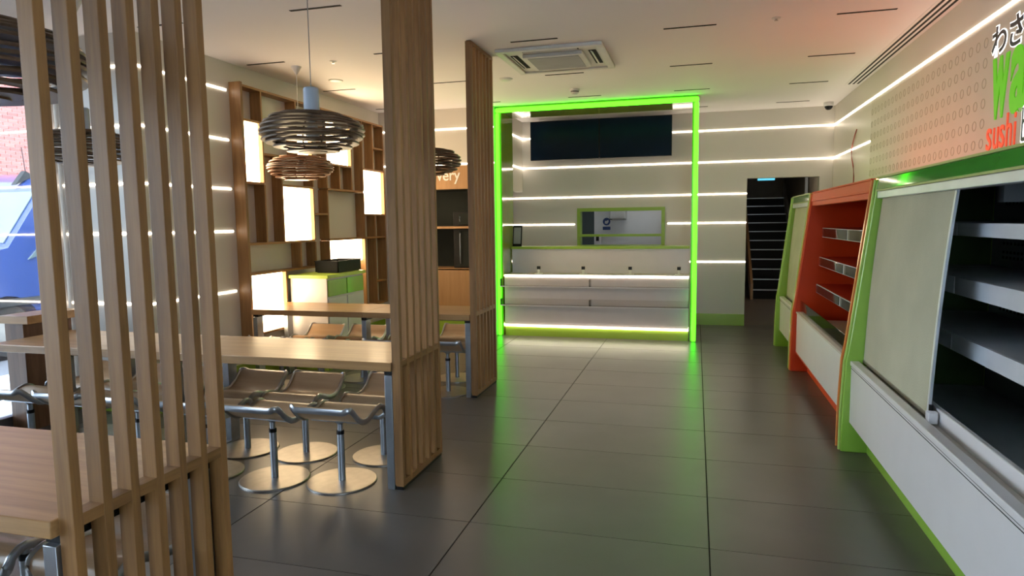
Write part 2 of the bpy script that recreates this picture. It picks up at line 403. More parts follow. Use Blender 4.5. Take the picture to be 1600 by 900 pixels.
led(B(HX1+0.06, DX0, YB-e, YB+.002, LZ[3]-hh, LZ[3]+hh), 'fourth thin light strip down the back wall, between hatch and doorway')
led(B(-2.56, DX0, YB-e, YB+.002, LZ[4]-hh, LZ[4]+hh), 'lowest thin light strip on the back wall by the doorway')
led(B(XR-e, XR+.002, 1.5, YB, LZ[0]-0.009, LZ[0]+0.009), 'long thin light strip along the right wall above the sign board')
led(B(XR-e, XR+.002, 7.98, YB, LZ[1]-hh, LZ[1]+hh), 'short thin light strip on the right wall ending at the ring board')

# ------------------------------------------------------------------ sign board on right wall
sb = thing('ring_board', 'cream wall board with rows of small raised rings beside the lettering', 'wall board', (XR-0.004, 6.5, 1.80))
B(XR-0.004, XR, 3.0, 7.98, 1.80, 2.72).build('board', 'sign_wall', sb)
rm = MB().lathe([(0.027, 0), (0.033, 0), (0.033, 0.0015), (0.027, 0.0015)], n=14, close=True).mesh('ring', 'ring_mark')
for i in range(24):
    for j in range(6):
        o = bpy.data.objects.new('ring', rm); COL.objects.link(o); o.parent = sb
        o.rotation_euler = (0, -PI/2, 0)
        o.location = Vector((XR-0.004, 5.06+i*0.125, 1.985+j*0.127))-sb.location
PX = ('x', XR-0.004, -1)
sg = thing('japanese_sign_lettering', 'navy japanese characters outlined in white on the cream board', 'sign', (XR-0.004, 4.6, 2.5))
text_mesh('わさび', 'outline', 'sign_white', (4.955, 4.30, 2.50, 2.68), PX, 0.003, 0.05, parent=sg)
text_mesh('わさび', 'character', 'navy', (4.955, 4.30, 2.50, 2.68), PX, 0.002, 0.018, parent=sg, back=0.003)
def word(chars, name, label, mat, off):
    t = thing(name, label, 'sign', (XR-0.004, chars[0][1], chars[0][3]))
    for ch, a0, a1, z0, z1 in chars: text_mesh(ch, 'letter', mat, (a0, a1, z0, z1), PX, 0.006, off, parent=t)
word([('w', 4.915, 4.705, 2.13, 2.465), ('a', 4.655, 4.485, 2.13, 2.475), ('s', 4.435, 4.275, 2.13, 2.475), ('a', 4.225, 4.055, 2.13, 2.475), ('b', 4.00, 3.83, 2.13, 2.62), ('i', 3.775, 3.725, 2.13, 2.60)],
     'green_sign_lettering', 'tall bright green lettering on the cream board above the cooler', 'sign_green', 0.028)
word([('s', 4.965, 4.895, 1.93, 2.065), ('u', 4.865, 4.795, 1.93, 2.06), ('s', 4.775, 4.71, 1.93, 2.065), ('h', 4.685, 4.615, 1.93, 2.125), ('i', 4.585, 4.565, 1.93, 2.115)],
     'red_sign_lettering', 'small red lettering under the green word on the cream board', 'sign_red', 0.003)
sg = thing('white_sign_lettering', 'navy lettering outlined in white beside the red word', 'sign', (XR-0.004, 4.2, 1.93))
text_mesh('bento', 'outline', 'sign_white', (4.49, 4.12, 1.935, 2.125), PX, 0.003, 0.05, parent=sg)
text_mesh('bento', 'character', 'navy', (4.49, 4.12, 1.935, 2.125), PX, 0.002, 0.0, parent=sg, back=0.003)
# red cable on the wall
pts = [(8.62, 2.53), (8.72, 2.47), (8.82, 2.38), (8.86, 2.30), (8.83, 2.22), (8.74, 2.12), (8.69, 2.0), (8.70, 1.90), (8.74, 1.76)]
tag(MB().tube([(XR-0.008, y, z) for y, z in pts], 0.006, 6).build('cable', 'red_wire'), 'thin red cable hanging loosely on the right wall', 'cable')

# ------------------------------------------------------------------ ceiling fittings
SX = [-4.09, -2.78, -1.52, -0.268, 0.985]; SY = [4.30, 5.58, 6.92, 8.22, 9.48]
for iy, y in enumerate(SY):
    for x in SX:
        if x < -2 and y > YD-0.2: continue
        if iy == 0 and x > -2.5: continue
        if x == SX[2] and iy == 4: continue
        o = B(x, x+0.40, y-0.013, y+0.013, ZC-0.003, ZC+0.01).build('slot_vent', 'slot')
        col_ = ('near the lattice wall', 'above the pendant lamps', 'in line with the air conditioner', 'over the aisle', 'over the coolers')[SX.index(x)]
        row_ = ('row furthest from the neon frame', 'row before the air conditioner', 'row just behind the air conditioner', 'row closest to the neon frame', 'row by the back wall')[iy]
        tag(o, f'black ceiling slot vent {col_}, {row_}', 'vent', 'slot vents scattered over the ceiling')
ac = thing('air_conditioner', 'white square ceiling air conditioner cassette with grey grille', 'air conditioner', (-1.25, 6.24, ZC))
C = MB(); x0, x1, y0, y1 = -1.72, -0.78, 5.77, 6.71
C.box(x0, x1, y0, y0+0.06, ZC-0.03, ZC); C.box(x0, x1, y1-0.06, y1, ZC-0.03, ZC); C.box(x0, x0+0.06, y0+.06, y1-.06, ZC-0.03, ZC); C.box(x1-0.06, x1, y0+.06, y1-.06, ZC-0.03, ZC)
C.box(x0+0.06, x1-0.06, y0+0.06, y1-0.06, ZC-0.012, ZC)
C.build('casing', 'offwhite', ac, 0.008)
B(x0+.20, x1-.20, y0+.20, y1-.20, ZC-.045, ZC-.010).build('panel', 'offwhite', ac, 0.006)
g = B(x0+.24, x1-.24, y0+.24, y1-.24, ZC-.048, ZC-.044).build('grille', 'ac_grey', ac)
for q in ((x0+.22, x1-.22, y0+.085, y0+.15), (x0+.22, x1-.22, y1-.15, y1-.085), (x0+.085, x0+.15, y0+.22, y1-.22), (x1-.15, x1-.085, y0+.22, y1-.22)):
    B(*q, ZC-.016, ZC-.011).build('air_slot', 'slot', ac)
    l = MB(); xa, xb, ya, yb = q
    if xb-xa > yb-ya: l.prism([(ya+.012, ZC-.014), (yb-.03, ZC-.030), (yb-.026, ZC-.026), (ya+.014, ZC-.012)], 'x', xa+.01, xb-.01)
    else: l.prism([(xa+.012, ZC-.014), (xb-.03, ZC-.030), (xb-.026, ZC-.026), (xa+.014, ZC-.012)], 'y', ya+.01, yb-.01)
    l.build('louvre', 'offwhite', ac)
def detector(x, y, label, r=0.055):
    t = thing('smoke_detector', label, 'detector', (x, y, ZC))
    MB().lathe([(0, -.004), (r, -.004), (r*1.02, -.012), (r, -.022), (r*.96, 0)][::-1], (x, y, ZC)).build('base', 'offwhite', t)
    MB().lathe([(r*.8, -.022), (r*.82, -.045), (r*.5, -.062), (0, -.064)], (x, y, ZC)).build('head', 'offwhite', t)
    MB().lathe([(r*.81, -.028), (r*.835, -.028), (r*.835, -.036), (r*.81, -.036)], (x, y, ZC), close=True).build('slot_ring', 'slot', t)
detector(-1.355, 7.73, 'white domed smoke detector between the air conditioner and green frame')
t = MB().lathe([(0.07, 0), (0.07, -.008), (0.05, -.018), (0, -.02)], (-1.95, 6.95, ZC)).build('ceiling_speaker', 'offwhite'); tag(t, 'flat round white ceiling speaker beside the air conditioner', 'speaker')
t = MB().lathe([(0.075, 0), (0.075, -.006), (0.055, -.012), (0, -.013)], (-3.667, 6.46, ZC)).build('ceiling_speaker', 'offwhite'); tag(t, 'flat round white ceiling speaker near the lattice wall', 'speaker')
for x, y, lb in ((0.561, 5.545, 'small chrome sprinkler in the ceiling over the aisle'), (-3.26, 5.71, 'small chrome sprinkler in the ceiling near the hanging lamps')):
    t = thing('sprinkler', lb, 'sprinkler', (x, y, ZC))
    MB().lathe([(0.034, 0), (0.034, -.004), (0.012, -.008), (0.010, -.012)], (x, y, ZC), 16).build('rose', 'offwhite', t)
    MB().lathe([(0.006, -.008), (0.006, -.016), (0.015, -.018), (0.015, -.020), (0, -.021)], (x, y, ZC), 16).build('nozzle', 'steel', t)
t = thing('dome_camera', 'black dome security camera in white mount at the back corner', 'camera', (1.65, 9.70, ZC))
MB().lathe([(0.06, 0), (0.06, -.04), (0.052, -.05)], (1.65, 9.70, ZC)).build('mount', 'white', t)
MB().lathe([(0.050, -.05), (0.047, -.065), (0.035, -.085), (0.018, -.096), (0, -.098)], (1.65, 9.70, ZC)).build('dome', 'black', t)
t = thing('linear_diffuser', 'long white linear air diffuser with black slots along the right wall', 'vent', (1.68, 6.0, ZC))
B(1.605, 1.765, 1.0, 8.48, ZC-.004, ZC).build('frame', 'ceiling', t)
for x in (1.64, 1.685, 1.73): B(x-.010, x+.010, 1.02, 8.46, ZC-.006, ZC-.003).build('slot', 'slot', t)

# ------------------------------------------------------------------ slatted screens
def screen(x1, y0, label, xw=0.053):
    t = thing('slat_screen', label, 'room divider', (x1-xw/2, y0+0.3, 0), 'tall oak slat screens at the table ends')
    x0 = x1-xw
    for k in range(7):
        y = y0+k*0.096
        B(x0, x1, y, y+0.030, 0.03, ZC-0.035).build('slat', 'slat', t, 0.002)
    B(x0+.004, x1-.001, y0+.001, y0+6*.096+.032, 0.02, 0.056).build('bottom_rail', 'slat_y', t, 0.002)
    for k in range(6):
        y = y0+k*0.096
        B(x0+.003, x1-.0015, y+.0302, y+.0958, 0.716, 0.750).build('middle_rail', 'slat_y', t)
    B(x0, x1, y0, y0+6*.096+.033, ZC-0.035, ZC-0.006).build('top_rail', 'slat_y', t, 0.002)
    B(x0+.008, x1-.008, y0+.01, y0+.6, ZC-0.006, ZC).build('shadow_gap', 'black', t)
    B(x0+.006, x1-.006, y0+.006, y0+.603, 0.0, 0.02).build('foot_plate', 'black', t)
    return t
screen(-1.588, 1.340, 'tall oak slat screen at the end of the table furthest from the green lit counter')
screen(-1.587, 3.388, 'tall oak slat screen at the end of the middle table')
screen(-1.811, 5.402, 'tall oak slat screen at the end of the table closest to the green lit counter')

# ------------------------------------------------------------------ tables
def table(x0, x1, y0, y1, label, splits=(), legs=(), z=0.742):
    t = thing('long_table', label, 'table', ((x0+x1)/2, (y0+y1)/2, 0), 'long oak tables')
    xs = [x0, *splits, x1]
    for a, b in zip(xs[:-1], xs[1:]):
        B(a+.001, b-.001, y0, y1, z-0.05, z).build('table_top', 'table', t, 0.003)
    for x in legs:
        l = MB(); w = 0.045
        l.box(x, x+w, y0+.01, y0+.10, 0, z-.075); l.box(x, x+w, y1-.10, y1-.01, 0, z-.075); l.box(x, x+w, y0+.10, y1-.10, 0, .012)
        l.build('leg_frame', 'steel_leg', t, 0.002)
        B(x-.01, x+w-.002, y0+.03, y1-.03, z-.075, z-.05).build('bearer', 'black', t)
    return t
table(-4.60, -1.643, 1.318, 1.955, 'long oak table furthest from the green lit counter', (-3.09,), (-1.689, -3.11, -4.5))
table(-4.62, -1.642, 3.378, 4.00, 'middle long oak table between two rows of stools', (-3.16,), (-1.688, -3.181, -4.052), 0.740)
table(-4.045, -1.866, 5.392, 5.99, 'long oak table beside the lit lattice wall', (-2.88,), (-1.912, -2.90, -4.035), 0.728)

# ------------------------------------------------------------------ stools
PROF = [(-.225, .488), (-.216, .502), (-.198, .502), (-.168, .474), (-.130, .434), (-.088, .405), (-.045, .395), (.0, .400), (.05, .416), (.095, .432), (.132, .439), (.162, .432), (.186, .412), (.200, .382), (.206, .345)]
def arc():
    s = [0.0]
    for (a, b), (c, d) in zip(PROF[:-1], PROF[1:]): s.append(s[-1]+math.hypot(c-a, d-b))
    return s
ARC = arc(); SL = ARC[-1]
def at_s(s):
    s = max(0, min(SL, s))
    for i in range(len(ARC)-1):
        if s <= ARC[i+1]+1e-9:
            t = (s-ARC[i])/(ARC[i+1]-ARC[i]); a, b = PROF[i], PROF[i+1]
            dy, dz = b[0]-a[0], b[1]-a[1]; l = math.hypot(dy, dz)
            return a[0]+dy*t, a[1]+dz*t, -dz/l, dy/l
    return (*PROF[-1], 0, 1)
HW, CR = 0.187, 0.052
def seat_half(s):
    d = min(s, SL-s)
    return HW if d >= CR else HW-CR+math.sqrt(max(0, CR*CR-(CR-d)**2))
def make_stool():
    t = thing('stool', 'x', 'stool')
    m = MB(); NS, NX = 30, 6; TH = 0.011
    ss = [SL*(0.5-0.5*math.cos(PI*i/NS)) for i in range(NS+1)]
    ss[0] = 0.0008; ss[-1] = SL-0.0008
    for side in (0, 1):
        for s in ss:
            y, z, ny, nz = at_s(s); h = seat_half(s)
            for j in range(NX+1):
                x = -h+2*h*j/NX
                m.v.append((x, y-side*TH*ny, z-side*TH*nz))
    W = NX+1; H = (NS+1)*W
    for i in range(NS):
        for j in range(NX):
            a = i*W+j; m.f.append((a, a+1, a+W+1, a+W)); m.f.append((H+a, H+a+W, H+a+W+1, H+a+1))
        for j in (0, NX):
            a = i*W+j; m.f.append((a, a+W, H+a+W, H+a))
    for i in (0, NS):
        for j in range(NX):
            a = i*W+j; m.f.append((a, H+a, H+a+1, a+1))
    m.build('seat', 'seat', t)
    loop = []
    for s in ss: y, z, ny, nz = at_s(s); loop.append((seat_half(s)+.004, y-.005*ny, z-.006*nz))
    path = loop+[(-x, y, z) for x, y, z in loop[::-1]]
    MB().tube(path, 0.009, 10, closed=True, rz=0.018).build('seat_rim', 'rim', t)
    MB().lathe([(0.205, 0), (0.205, .006), (0.20, .010), (0, .012)], (0, 0, 0), 40).build('base_disc', 'steel', t)
    MB().lathe([(0.021, .011), (0.021, .305), (0.017, .305)], (0, 0, 0), 20).build('pole', 'steel_leg', t)
    c = MB().lathe([(0.0225, .290), (0.0225, .312), (0.016, .312)], (0, 0, 0), 20).build('collar', 'black', t)
    br = MB().lathe([(0.0155, .305), (0.0155, .350), (0.03, .366), (0.034, .384)], (0, 0, 0), 20)
    br.box(-.16, .16, -.05, -.02, .374, .384)
    br.build('seat_bracket', 'steel_leg', t)
    return t
stool0 = make_stool(); used = [False]
def put_stool(x, y, rz, label, group):
    o = stool0 if not used[0] else copy_tree(stool0)
    used[0] = True
    o.location = (x, y, 0); o.rotation_euler = (0, 0, rz); o['label'] = label; o['group'] = group
NTH = ['first', 'second', 'third', 'fourth', 'fifth', 'sixth']
def row(xs, y, rz, tbl, side):
    for i, x in enumerate(xs):
        yy = y[i] if isinstance(y, (list, tuple)) else y
        put_stool(x, yy, rz+random.uniform(-.05, .05), f'{NTH[i]} stool from screen, {tbl}, {side}', f'stools at {tbl}, {side}')
row([-2.004, -2.421, -2.88, -3.388, -3.799, -4.275], [3.431, 3.372, 3.36, 3.36, 3.36, 3.36], 0.0, 'middle table', 'row facing away from counter')
row([-1.958, -2.488, -2.927, -3.388, -3.799, -4.275], [3.890, 3.816, 3.795, 3.83, 3.83, 3.83], PI, 'middle table', 'counter side row')
row([-2.13, -2.65, -3.34, -3.77], [5.54, 5.50, 5.44, 5.43], 0.0, 'table by lattice', 'row facing away from counter')
row([-2.238, -2.66, -3.16, -3.62], [6.07, 6.0, 5.87, 5.845], PI, 'table by lattice', 'counter side row')
row([-1.93, -2.38, -2.84, -3.36], [1.30, 1.33, 1.33, 1.33], 0.0, 'table furthest from counter', 'row facing away from counter')
row([-1.95, -2.40, -2.84, -3.36], 1.82, PI, 'table furthest from counter', 'counter side row')

# window counter with oak pedestal
t = thing('window_counter', 'small oak counter on a dark slab pedestal against the shop window', 'counter', (-4.87, 3.92, 0))
B(-4.99, -4.715, 3.74, 4.20, 0.815, 0.875).build('counter_top', 'table', t, 0.003)
B(-4.98, -4.80, 3.77, 4.17, 0, 0.815).build('pedestal', 'dark_wood', t, 0.003)

# ------------------------------------------------------------------ pendant lamps
def pendant(x, y, z, label, mat='ring', holder=True, cone=False, seed=1):
    rnd = random.Random(seed)
    t = thing('pendant_lamp', label, 'lamp', (x, y, z), 'ring slat pendant lamps')
    n = 10; H = 0.215
    for k in range(n):
        zz = -H/2+H*k/(n-1); u = (k-(n-1)*0.52)/(n*0.5)
        ro = 0.315*math.sqrt(max(0.05, 1-min(0.93, abs(u)**2.2*0.86))); ri = ro-0.062 if 0 < k < n-1 else max(0.05, ro-0.10)
        m = MB().lathe([(ri, -.006), (ro-.004, -.006), (ro, 0), (ro-.004, .006), (ri, .006)], (0, 0, 0), 48, close=True)
        a = rnd.uniform(0, 6.28); tl = rnd.uniform(0.0, 0.035)
        m.v = [(px, py, pz+tl*(px*math.cos(a)+py*math.sin(a))) for px, py, pz in m.v]
        m.v = [(px+x, py+y, pz+z+zz) for px, py, pz in m.v]
        m.build('lamp_ring', mat, t)
    for k in range(4):
        a = PI/4+k*PI/2
        pts = []
        for q in range(9):
            zz = -H/2+H*q/8; u = (q/8*(n-1)-(n-1)*0.52)/(n*0.5)
            r = 0.315*math.sqrt(max(0.05, 1-min(0.93, abs(u)**2.2*0.86)))-0.05
            pts.append((x+r*math.cos(a), y+r*math.sin(a), z+zz))
        MB().tube(pts, 0.006, 6).build('rib', mat, t)
    MB().lathe([(0, -.118), (0.085, -.118), (0.085, -.108), (0, -.108)], (x, y, z), 24).build('bottom_plate', mat, t)
    MB().lathe([(0.0, -.05), (0.035, -.035), (0.045, 0), (0.03, .04), (0.018, .07)], (x, y, z), 20).build('bulb', 'offwhite', t)
    MB().lathe([(0.018, .07), (0.045, .10), (0.16, .108), (0.16, .112), (0.03, .114)], (x, y, z), 24).build('crown', mat, t)
    if holder: MB().lathe([(0.033, .112), (0.047, .114), (0.046, .262), (0.04, .270), (0.006, .272)], (x, y, z), 24).build('lamp_holder', 'lamp_grey', t)
    MB().tube([(x, y, z+.11), (x, y, ZC-.01)], 0.0035, 6).build('cord', 'offwhite' if cone else 'ac_grey', t)
    MB().lathe([(0.006, -.075), (0.014, -.07), (0.048, -.006), (0.048, 0)], (x, y, ZC), 24).build('ceiling_rose', 'white', t)
    return t
pendant(-2.265, 3.69, 2.075, 'dark ring slat pendant lamp with pale holder over the middle table, by the screen', seed=3)
pendant(-4.02, 3.69, 2.055, 'dark ring slat pendant lamp over the middle table, by the shop window', seed=5)
pendant(-3.70, 5.785, 2.065, 'copper brown ring slat pendant lamp on a white cone rose before the lattice', 'ring_warm', False, True, seed=8)
pendant(-2.37, 5.75, 2.07, 'brown ring slat pendant lamp beside the screen and the delivery sign', 'ring', False, True, seed=11)
pendant(-2.20, 1.65, 2.045, 'dark ring slat pendant lamp over the table furthest from the counter', seed=14)

# ------------------------------------------------------------------ lattice wall
KY = [5.46+0.29*k for k in range(11)]; KZ = [0.46, 0.755, 1.05, 1.34, 1.635, 1.922, 2.212, 2.505, 2.815]
LX0, LX1 = XL, -4.08
lt = thing('lattice_shelf', 'oak lattice of irregular boxes with glowing panels on the left wall', 'wall lattice', (XL, 6.9, 0.46))
tb = 0.011
def up_(k, a, b):
    x1 = LX1+(0.004 if k in (0, 10) else 0)
    B(LX0, x1, KY[k]-tb, KY[k]+tb, KZ[a]-(tb if (a == 0 or k in (0, 10)) else -tb), KZ[b]+(tb if k in (0, 10) else -tb)).build('upright', 'lat_z', lt, 0.0015)
def sh_(j, a, b):
    B(LX0, LX1, KY[a]+tb, KY[b]-tb, KZ[j]-tb, KZ[j]+tb).build('shelf_board', 'lat_y', lt, 0.0015)
# left upright sits proud: near side face is visible
B(LX0, LX1+.004, KY[0]-.02, KY[0]+tb, KZ[0]-.03, KZ[8]+.03).build('upright', 'lat_z', lt, 0.0015)
up_(10, 0, 8)
for k, a, b in ((1, 3, 5), (1, 5, 7), (1, 7, 8), (3, 7, 8), (3, 6, 7), (2, 3, 6), (4, 2, 3), (4, 3, 5), (4, 5, 6), (5, 2, 3), (5, 3, 5), (5, 5, 6), (5, 6, 8), (7, 5, 6), (7, 6, 8), (6, 5, 6), (8, 0, 3), (8, 3, 5), (8, 5, 8), (9, 6, 8), (9, 0, 3), (3, 2, 3), (2, 0, 2), (4, 6, 7), (9, 3, 4)):
    up_(k, a, b)
for j, a, b in ((8, 0, 10), (7, 0, 1), (7, 1, 3), (7, 3, 5), (7, 9, 10), (6, 1, 3), (6, 3, 5), (6, 5, 7), (6, 8, 10), (5, 0, 1), (5, 2, 4), (5, 5, 8), (4, 4, 5), (4, 8, 10), (3, 0, 4), (3, 5, 8), (3, 8, 10), (2, 0, 4), (1, 9, 10), (0, 0, 2), (0, 8, 10)):
    sh_(j, a, b)
for k, (a, b, c, d) in enumerate(((0, 1, 5, 7), (2, 4, 3, 5), (5, 7, 6, 8), (8, 10, 4, 6), (5, 8, 2, 3), (0, 2, 0, 2), (3, 4, 6, 7))):
    p = B(LX0+.02, LX1-.045, KY[a]+tb, KY[b]-tb, KZ[c]+tb, KZ[d]-tb).build('light_panel', 'panel', lt); p['label'] = 'glowing warm white panel'

# ------------------------------------------------------------------ white and green side cabinet
sc = thing('side_cabinet', 'white cabinet with green drawers and lime worktop before the lattice', 'cabinet', (-3.88, 6.75, 0))
B(-4.07, -3.645, 6.085, 6.86, 0.08, 0.965).build('body', 'white', sc, 0.002)
B(-4.05, -3.67, 6.10, 6.84, 0, 0.08).build('plinth', 'green_base', sc)
B(-4.075, -3.615, 6.06, 6.875, 0.965, 1.0).build('worktop', 'green_top', sc, 0.003)
for a, b in ((6.10, 6.465), (6.485, 6.845)):
    B(-3.645, -3.632, a, b, 0.775, 0.945).build('drawer', 'green', sc, 0.002)
    B(-3.645, -3.633, a, b, 0.10, 0.755).build('door', 'white', sc, 0.002)
t = thing('black_crate', 'shiny black plastic crate on the lime green worktop', 'crate', (-3.80, 6.64, 1.0))
m = MB(); X0, X1, Y0, Y1 = -3.94, -3.665, 6.36, 6.86
m.prism([(X0+.015, Y0+.015), (X1-.015, Y0+.015), (X1-.015, Y1-.015), (X0+.015, Y1-.015)], 'z', 1.0, 1.01)
for q in ((X0, X1, Y0, Y0+.008), (X0, X1, Y1-.008, Y1), (X0, X0+.008, Y0, Y1), (X1-.008, X1, Y0, Y1)): m.box(*q, 1.008, 1.125)
m.build('shell', 'black', t)
r = MB()
for q in ((X0-.008, X1+.008, Y0-.008, Y0+.006), (X0-.008, X1+.008, Y1-.006, Y1+.008), (X0-.008, X0+.006, Y0, Y1), (X1-.006, X1+.008, Y0, Y1)): r.box(*q, 1.118, 1.130)
r.build('rim', 'black', t)

# ------------------------------------------------------------------ delivery niche unit
nv = thing('delivery_unit', 'oak delivery shelf unit with white lettering set into the wall', 'shelf unit', (-3.33, 8.6, 0.20))
y0, y1 = YD-0.02, YD+0.44
B(NX0, NX1, y0, y0+.03, 1.965, NZ1).build('sign_panel', 'niche', nv, 0.002)
B(NX0, NX1, y0, y0+.03, NZ0, 0.90).build('lower_panel', 'niche', nv, 0.002)
m = B(NX0, NX0+.03, y0, y1, 0.90, 1.965); m.box(NX1-.03, NX1, y0, y1, .90, 1.965); m.build('side', 'niche', nv)
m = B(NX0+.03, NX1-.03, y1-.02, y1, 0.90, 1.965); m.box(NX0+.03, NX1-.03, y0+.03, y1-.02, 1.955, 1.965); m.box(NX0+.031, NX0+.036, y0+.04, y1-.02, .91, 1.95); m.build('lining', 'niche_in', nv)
B(NX0, NX1, y0, y1, 0.88, 0.905).build('lower_shelf', 'niche', nv, 0.002)
B(NX0+.03, NX1-.03, y0+.002, y1-.02, 1.440, 1.470).build('middle_shelf', 'niche', nv, 0.002)
lt_ = text_mesh('delivery', 'lettering', 'sign_text', (-3.62, -3.03, 2.035, 2.225), ('y', y0, -1), 0.004, 0.012, parent=nv)
def hot_box(z0, z1, label):
    t = thing('hot_box', label, 'appliance', (-3.0, 8.74, z0))
    B(-3.18, -2.80, 8.58, 8.90, z0, z1).build('casing', 'black', t, 0.01)
    B(-3.10, -2.80, 8.568, 8.58, z0+.02, z1-.02).build('door', 'niche_in', t, 0.004)
    MB().tube([(-3.07, 8.555, z0+.06), (-3.07, 8.545, z0+.1), (-3.07, 8.545, z1-.1), (-3.07, 8.555, z1-.06)], 0.007, 8).build('handle', 'steel_leg', t)
hot_box(0.905, 1.435, 'black cabinet appliance on the lower niche shelf')
hot_box(1.47, 1.66, 'black boxy appliance on the upper niche shelf')

# ------------------------------------------------------------------ green lit portal and counter
PL, PR, PY = -2.55, 0.015, 8.50
pf = thing('portal_frame', 'counter surround outlined by a glowing green neon tube', 'portal frame', (-1.27, 8.8, 0))
B(PL+.008, PL+.075, PY+.06, PY+.62, 0, ZC-.075).build('side_panel', 'portal', pf, 0.002)
B(PR-.075, PR-.008, PY+.06, PY+.30, 0, ZC-.075).build('side_panel', 'portal', pf, 0.002)
B(PL+.008, PR-.008, PY+.06, PY+.62, ZC-.075, ZC-.008).build('top_panel', 'portal', pf, 0.002)
for q in ((PL, PL+.055, 0.005, ZC-.085), (PR-.055, PR, 0.005, ZC-.085)):
    B(q[0], q[1], PY+.025, PY+.06, q[2], q[3]).build('neon_tube', 'neon', pf, 0.02)
B(PL, PR, PY+.025, PY+.06, ZC-.085, ZC-.025).build('neon_tube', 'neon', pf, 0.02)

ct = thing('serving_counter', 'white serving counter with clear trays and lit edges on a green plinth', 'counter', (-1.27, 8.9, 0))
CX0, CX1, CY = PL+.09, PR-.09, 8.56
B(CX0, CX1, CY+.02, 9.25, 0, 0.125).build('plinth', 'green_base', ct)
B(CX0, CX1, CY+.01, 9.25, 0.15, 0.79).build('body', 'white_gloss', ct)
B(CX0, CX1, CY, CY+.25, 0.128, 0.147).build('light_edge', 'led', ct)
B(CX0, CX1, CY, CY+.02, 0.800, 0.818).build('light_edge', 'led', ct)
B(CX0, CX1, CY+.02, 9.05, 0.79, 0.822).build('worktop', 'white_gloss', ct)
B(CX0, CX1, 8.98, 9.05, 0.822, 1.145).build('riser', 'white_gloss', ct)
B(CX0, CX1, 8.94, 9.30, 1.145, 1.178).build('ledge', 'green_base', ct, 0.002)
xm = -1.30
for z0, z1 in ((0.675, 0.785), (0.425, 0.520)):
    for a, b in ((CX0-.03, xm-.003), (xm+.003, CX1)):
        tr = MB(); tr.box(a, b, CY-.105, CY-.100, z0, z1); tr.box(a, b, CY-.10, CY+.01, z0, z0+.005); tr.box(a, a+.005, CY-.10, CY+.01, z0+.005, z1-.01); tr.box(b-.005, b, CY-.10, CY+.01, z0+.005, z1-.01)
        p = tr.build('display_tray', 'acrylic', ct); p['label'] = 'clear acrylic tray'
        B(a, b, CY-.109, CY-.100, z0-.008, z0+.006).build('tray_edge', 'white', p)
for x, lb in ((-2.02, 'white card stand with black cap, first from the menu card'), (-1.42, 'white card stand with black cap, second from the menu card'), (-0.81, 'white card stand with black cap, third from the menu card'), (-0.20, 'white card stand with black cap, fourth from the menu card')):
    t = thing('card_stand', lb, 'stand', (x, 8.70, 0.822), 'small stands on the counter')
    B(x-.05, x+.05, 8.665, 8.735, 0.822, 0.834).build('foot', 'offwhite', t, 0.003)
    B(x-.015, x+.015, 8.69, 8.71, 0.834, 0.886).build('stem', 'offwhite', t, 0.003)
    B(x-.022, x+.022, 8.685, 8.715, 0.886, 0.926).build('cap', 'black', t, 0.003)
t = thing('menu_card', 'small black framed card leaning beside the green side panel', 'card', (-2.42, 9.05, 1.178))
m = MB(); m.prism([(9.03, 1.178), (9.045, 1.178), (9.10, 1.47), (9.085, 1.47)], 'x', -2.47, -2.34); m.build('frame', 'black', t)
m = MB(); m.prism([(9.0335, 1.215), (9.036, 1.215), (9.078, 1.44), (9.0755, 1.44)], 'x', -2.455, -2.355); m.build('print', 'ac_grey', t)

# menu screens
for i, (a, b) in enumerate(((-2.385, -1.365), (-1.360, -0.342))):
    t = thing('menu_screen', 'dark switched-off menu screen above the counter, ' + ('beside the green side panel' if i == 0 else 'on the doorway side'), 'screen', ((a+b)/2, 9.8, 2.42), 'paired menu screens')
    B(a, b, 9.80, 9.85, 2.42, 2.985).build('housing', 'black', t, 0.003)
    B(a+.008, b-.008, 9.796, 9.80, 2.43, 2.975).build('display', 'tv', t)
    B(a+.35, b-.35, 9.85, 9.997, 2.60, 2.80).build('bracket', 'black', t)

# serving hatch
hf = thing('hatch_frame', 'lime green frame of the serving hatch with a shelf across it', 'hatch', (-1.08, YB, HZ0))
fw_ = 0.05
for q in ((HX0-fw_+.03, HX0+.03, HZ0, HZ1), (HX1-.03, HX1+fw_-.03, HZ0, HZ1)): B(q[0], q[1], YB-.02, YB+.14, q[2]-.02, q[3]+.02).build('jamb', 'green_base', hf)
B(HX0+.03, HX1-.03, YB-.02, YB+.14, HZ1-.03, HZ1+.02).build('head', 'green_base', hf)
B(HX0+.03, HX1-.03, YB-.02, YB+.14, HZ0-.02, HZ0+.02).build('sill', 'green_base', hf)
B(HX0+.03, HX1-.03, YB-.02, YB+.16, 1.285, 1.320).build('shelf', 'green_base', hf)
